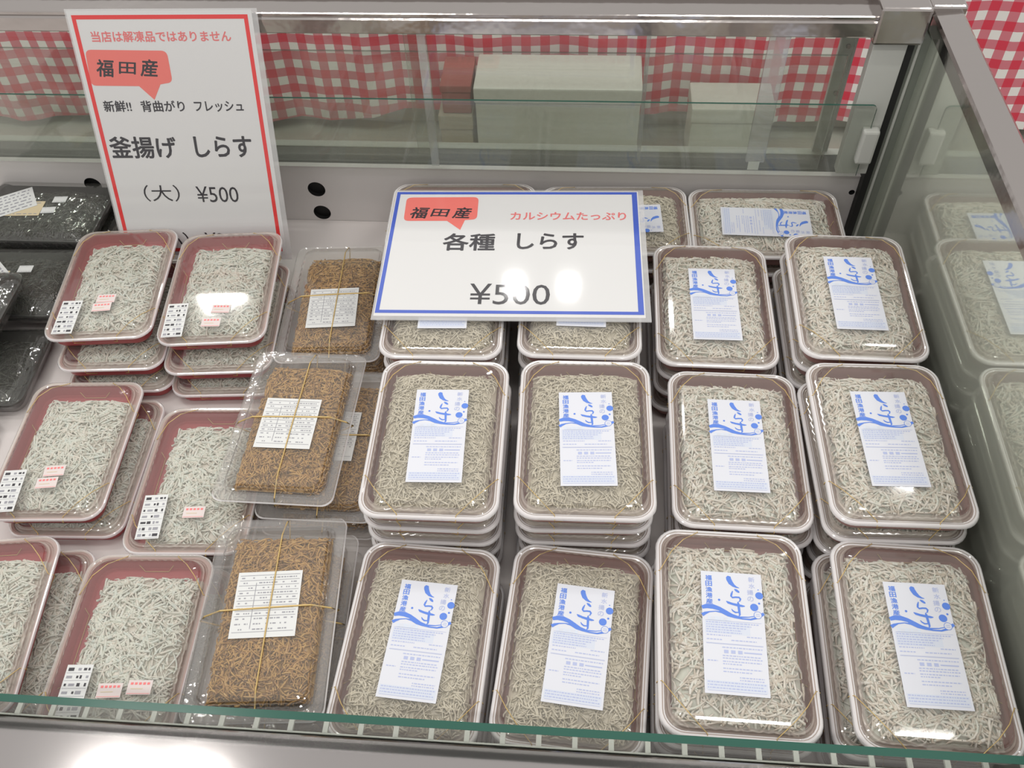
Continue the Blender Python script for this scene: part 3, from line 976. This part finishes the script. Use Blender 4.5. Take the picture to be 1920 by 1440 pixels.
back_panel()
mb = MB(); mb.box(XL, .364, YB + .0100, YB + .0470, -.10, .0975, 'track')
mb.box(XL, .364, YB + .0080, YB + .0100, .002, .0960, 'gasket_hole_shade')  # black sheet added behind the panel, paints shade into its holes
cpart('door_track', mb)
mb = MB(); mb.box(XL, .364, YB + .0475, YB + .0620, -.3, .0985, 'ledge', .002)
cpart('rear_ledge', mb)

# front steel bumper rail
prof = [(.2285, .118), (.2285, .1435), (.2270, .1450), (.172, .1465), (.150, .1445), (.120, .136), (.098, .118), (.090, .09), (.090, .02), (.2285, .02)]
mb = MB(); mb.extrude_x(prof, XL, .62, 'steel')
cpart('front_rail', mb)

# low front pane with its green edge
mb = MB()
y0, y1, z0, z1 = .2295, .2355, .10, .1760
mb.box(XL, XR, y0, y1, z0, z1 - .0006, 'glass')
mb.box(XL, XR, y0, y1, z1 - .0006, z1, 'glass_edge')
cpart('front_glass', mb)

# white comb of shelf-edge tabs just inside the pane, pointing at the packs
mb = MB()
mb.box(XL, .38, .2358, .2372, .1120, .1250, 'fence')
for i in range(56):
    x = XL + .016 + i * .0289
    if x > .375: break
    mb.box(x - .0021, x + .0021, .2370, .2485, .1222, .1250, 'fence')
cpart('edge_comb', mb)

# side glass, reflective from inside
mb = MB(); mb.box(.3900, .3960, .2300, 1.020, .0, .306, 'mirror')
cpart('side_glass', mb)
mb = MB(); mb.box(.3895, .4000, .2300, 1.020, -.06, .004, 'track')
cpart('side_sill', mb)

# steel rail over the side glass
prof = [(.3885, .304), (.3885, .3200), (.3905, .3235), (.4190, .3250), (.4225, .3225), (.4235, .3000), (.4215, .2960), (.3985, .2960), (.3985, .304)]
mb = MB()
n = len(prof); ya, yb = .06, 1.012
v = [(x, y, z) for y in (ya, yb) for (x, z) in prof]
mb.add(v, [(i, (i + 1) % n, n + (i + 1) % n, n + i) for i in range(n)] + [tuple(range(n)), tuple(reversed(range(n, 2 * n)))], 'chrome')
cpart('side_rail', mb)
mb = MB(); mb.box(.386, .4255, 1.012, 1.044, .292, .3300, 'chrome', .003)
cpart('rail_end_cap', mb)

# steel rail over the back panes
prof = [(.985, .3065), (.983, .3085), (.983, .3245), (.9850, .3262), (.9865, .3264), (.9865, .3300), (.9875, .3312), (1.020, .3322), (1.020, .3372), (1.0215, .3380), (1.046, .3390), (1.046, .3430), (1.10, .3440), (1.10, .3065)]
mb = MB(); mb.extrude_x(prof, XL, .3205, 'chrome')
cpart('back_rail', mb)
mb = MB(); mb.box(.3205, .3760, .978, 1.050, .3010, .3450, 'chrome', .003)
cpart('corner_block', mb)

# white corner posts
mb = MB(); mb.box(.3255, .3640, .988, 1.0025, .1152, .3010, 'white_metal', .001)
cpart('corner_post', mb)
mb = MB(); mb.box(.308, .3285, 1.056, 1.064, .0985, .300, 'white_metal', .001)
for z in (.19, .255):
    mb.tube([(.318, 1.0565, z), (.318, 1.054, z)], .003, 'chrome', 10)
cpart('inner_post', mb)
mb = MB(); mb.box(.3640, .3725, .990, 1.020, 0, .300, 'gasket_hole_shade')
cpart('corner_gasket', mb)
mb = MB(); mb.box(.3725, .3900, .994, 1.0245, 0, .300, 'filler')
mb.box(.3640, .3725, 1.0205, 1.0490, -.1, .300, 'filler')
mb.box(.3770, .3800, .9925, .9945, 0, .300, 'ledge')
cpart('corner_filler', mb)
mb = MB(); mb.box(.3410, .3610, .974, .9878, .1400, .1880, 'white_metal', .003)
cpart('pane_clip', mb)


# clear back panes
def pane(x0, x1, y, z0, z1, t=.004, rc=0.0, edge='glass_edge_pale'):
    mb = MB()
    pts = [(x0, z0), (x1, z0)]
    if rc:
        for k in range(6):
            a = PI / 2 * k / 5
            pts.append((x1 - rc + rc * math.cos(a), z1 - rc + rc * math.sin(a)))
    else: pts.append((x1, z1))
    pts.append((x0, z1))
    n = len(pts)
    v = [(px, yy, pz) for yy in (y, y + t) for px, pz in pts]
    mb.add(v, [tuple(range(n)), tuple(reversed(range(n, 2 * n)))], 'glass')
    mb.add(v, [(i, i + n, (i + 1) % n + n, (i + 1) % n) for i in range(1, n)], edge)
    mb.add(v, [(0, n, n + 1, 1)], 'glass')
    return mb


cpart('low_back_pane', pane(XL, .3500, .9815, .1160, .2205, .0030, .006, 'glass_edge'))
cpart('inner_back_pane', pane(XL, .3100, 1.0180, .0980, .2640, .0035))
cpart('sliding_pane', pane(XL, -.2000, 1.0320, .0980, .306))
cpart('sliding_pane', pane(-.230, .3200, 1.0390, .0980, .306))
mb = MB(); mb.box(.2080, .2320, .9905, .9945, .1300, .305, 'acrylic'); mb.box(.2085, .2315, .9895, .9955, .1290, .1300, 'acrylic')
o = cpart('acrylic_strip', mb)
mb = MB(); mb.box(.2120, .2260, .9885, .9900, .1180, .1300, 'fence')
cpart('strip_foot', mb)
mb = MB(); mb.box(-.2030, -.1930, .9890, .9935, .1150, .305, 'acrylic')
cpart('acrylic_strip', mb)
mb = MB(); mb.box(.070, .075, 1.024, 1.027, .0980, .305, 'acrylic')
cpart('acrylic_strip', mb)
# cabinet body under the well
mb = MB(); mb.box(XL, .42, .10, 1.06, -.75, -.06, 'white_metal'); mb.box(.40, .42, .20, 1.05, -.06, .29, 'track')
cpart('cabinet_body', mb)

# ------------------------------------------------------------------ staff side behind the case
mb = MB(); mb.box(-3, 3, -2.5, 4, -.80, -.75, 'store_floor')
tag(mb.build('floor'), kind='structure')

t = thing('staff_counter', 'grey staff-side counter behind the display case', 'counter', (0, 1.3, -.75))
mb = MB(); mb.box(-2.2, 1.6, 1.085 - 1.3, 1.60 - 1.3, .53, .55, 'counter', .004); mb.build('counter_top', t)
mb = MB(); mb.box(-2.15, 1.55, 1.12 - 1.3, 1.55 - 1.3, .0, .53, 'counter'); mb.build('counter_body', t)


def cloth(name, x0, x1, zt, zbot, y, label, nx=120, nz=14):
    me = bpy.data.meshes.new(name)
    v = []; f = []; uv = []
    for side in (0, 1):
        for j in range(nz + 1):
            for i in range(nx + 1):
                u = x0 + (x1 - x0) * i / nx
                zb = zbot(u)
                zz = zt + (zb - zt) * j / nz
                dep = j / nz
                yy = y - .010 * dep * (1 + math.sin(u * 26) * .8 + .5 * math.sin(u * 61 + 1)) + .002 * side
                v.append((u, yy, zz)); uv.append((u, zz))
    k = (nx + 1) * (nz + 1)
    for side in (0, 1):
        for j in range(nz):
            for i in range(nx):
                a = side * k + j * (nx + 1) + i
                q = (a, a + 1, a + nx + 2, a + nx + 1)
                f.append(q if side else tuple(reversed(q)))
    me.from_pydata(v, [], f)
    ul = me.uv_layers.new(name='UVMap')
    for lp in me.loops: ul.data[lp.index].uv = uv[lp.vertex_index]
    me.materials.append(M['gingham'])
    for p in me.polygons: p.use_smooth = True
    o = obj(name, me)
    tag(o, label, 'tablecloth')
    return o


cloth('gingham_cloth', -2.0, 1.6, .20, lambda x: (-.150 - .03 * min(1, max(0, (-.30 - x) * 4)) if x < .2 else -.150 - .018 * min(1, (x - .2) * 5)) + .004 * math.sin(x * 30), 1.52,
      'red and white gingham cloth hanging beyond the display case')
t = thing('table', 'table whose front the gingham cloth covers', 'table', (0, 1.9, -.2))
mb = MB(); mb.box(-2.0, 1.6, -.365, .4, .37, .40, 'counter'); mb.build('table_top', t)
mb = MB(); mb.box(-1.95, 1.55, -.355, .35, .0, .37, 'counter'); mb.build('table_body', t)


def foam_box(name, x0, x1, y0, y1, z0, z1, key, label, cat='foam box', lidh=.03):
    t = thing(name, label, cat, ((x0 + x1) / 2, (y0 + y1) / 2, z0))
    hx, hy, h = (x1 - x0) / 2, (y1 - y0) / 2, z1 - z0
    mb = MB(); mb.box(-hx + .002, hx - .002, -hy + .002, hy - .002, 0, h - lidh, key, .003); mb.build('box_body', t)
    mb = MB(); mb.box(-hx, hx, -hy, hy, h - lidh + .001, h, key, .003); mb.build('box_lid', t)
    return t


foam_box('foam_box', -.195, .095, 1.375, 1.485, -.1995, -.016, 'foam', 'long white foam box behind the glass, centre of the gingham cloth')
foam_box('cardboard_carton', -.262, -.200, 1.380, 1.485, -.1995, -.075, 'card', 'beige carton under the small red box behind the glass', 'carton')
foam_box('red_box', -.255, -.200, 1.385, 1.480, -.0745, -.018, 'foam_red', 'small dull red box beside the long white foam box', 'box', .015)
foam_box('foam_box', .185, .330, 1.400, 1.485, -.1995, -.068, 'foam', 'short white foam box behind the acrylic strip, near the corner post')
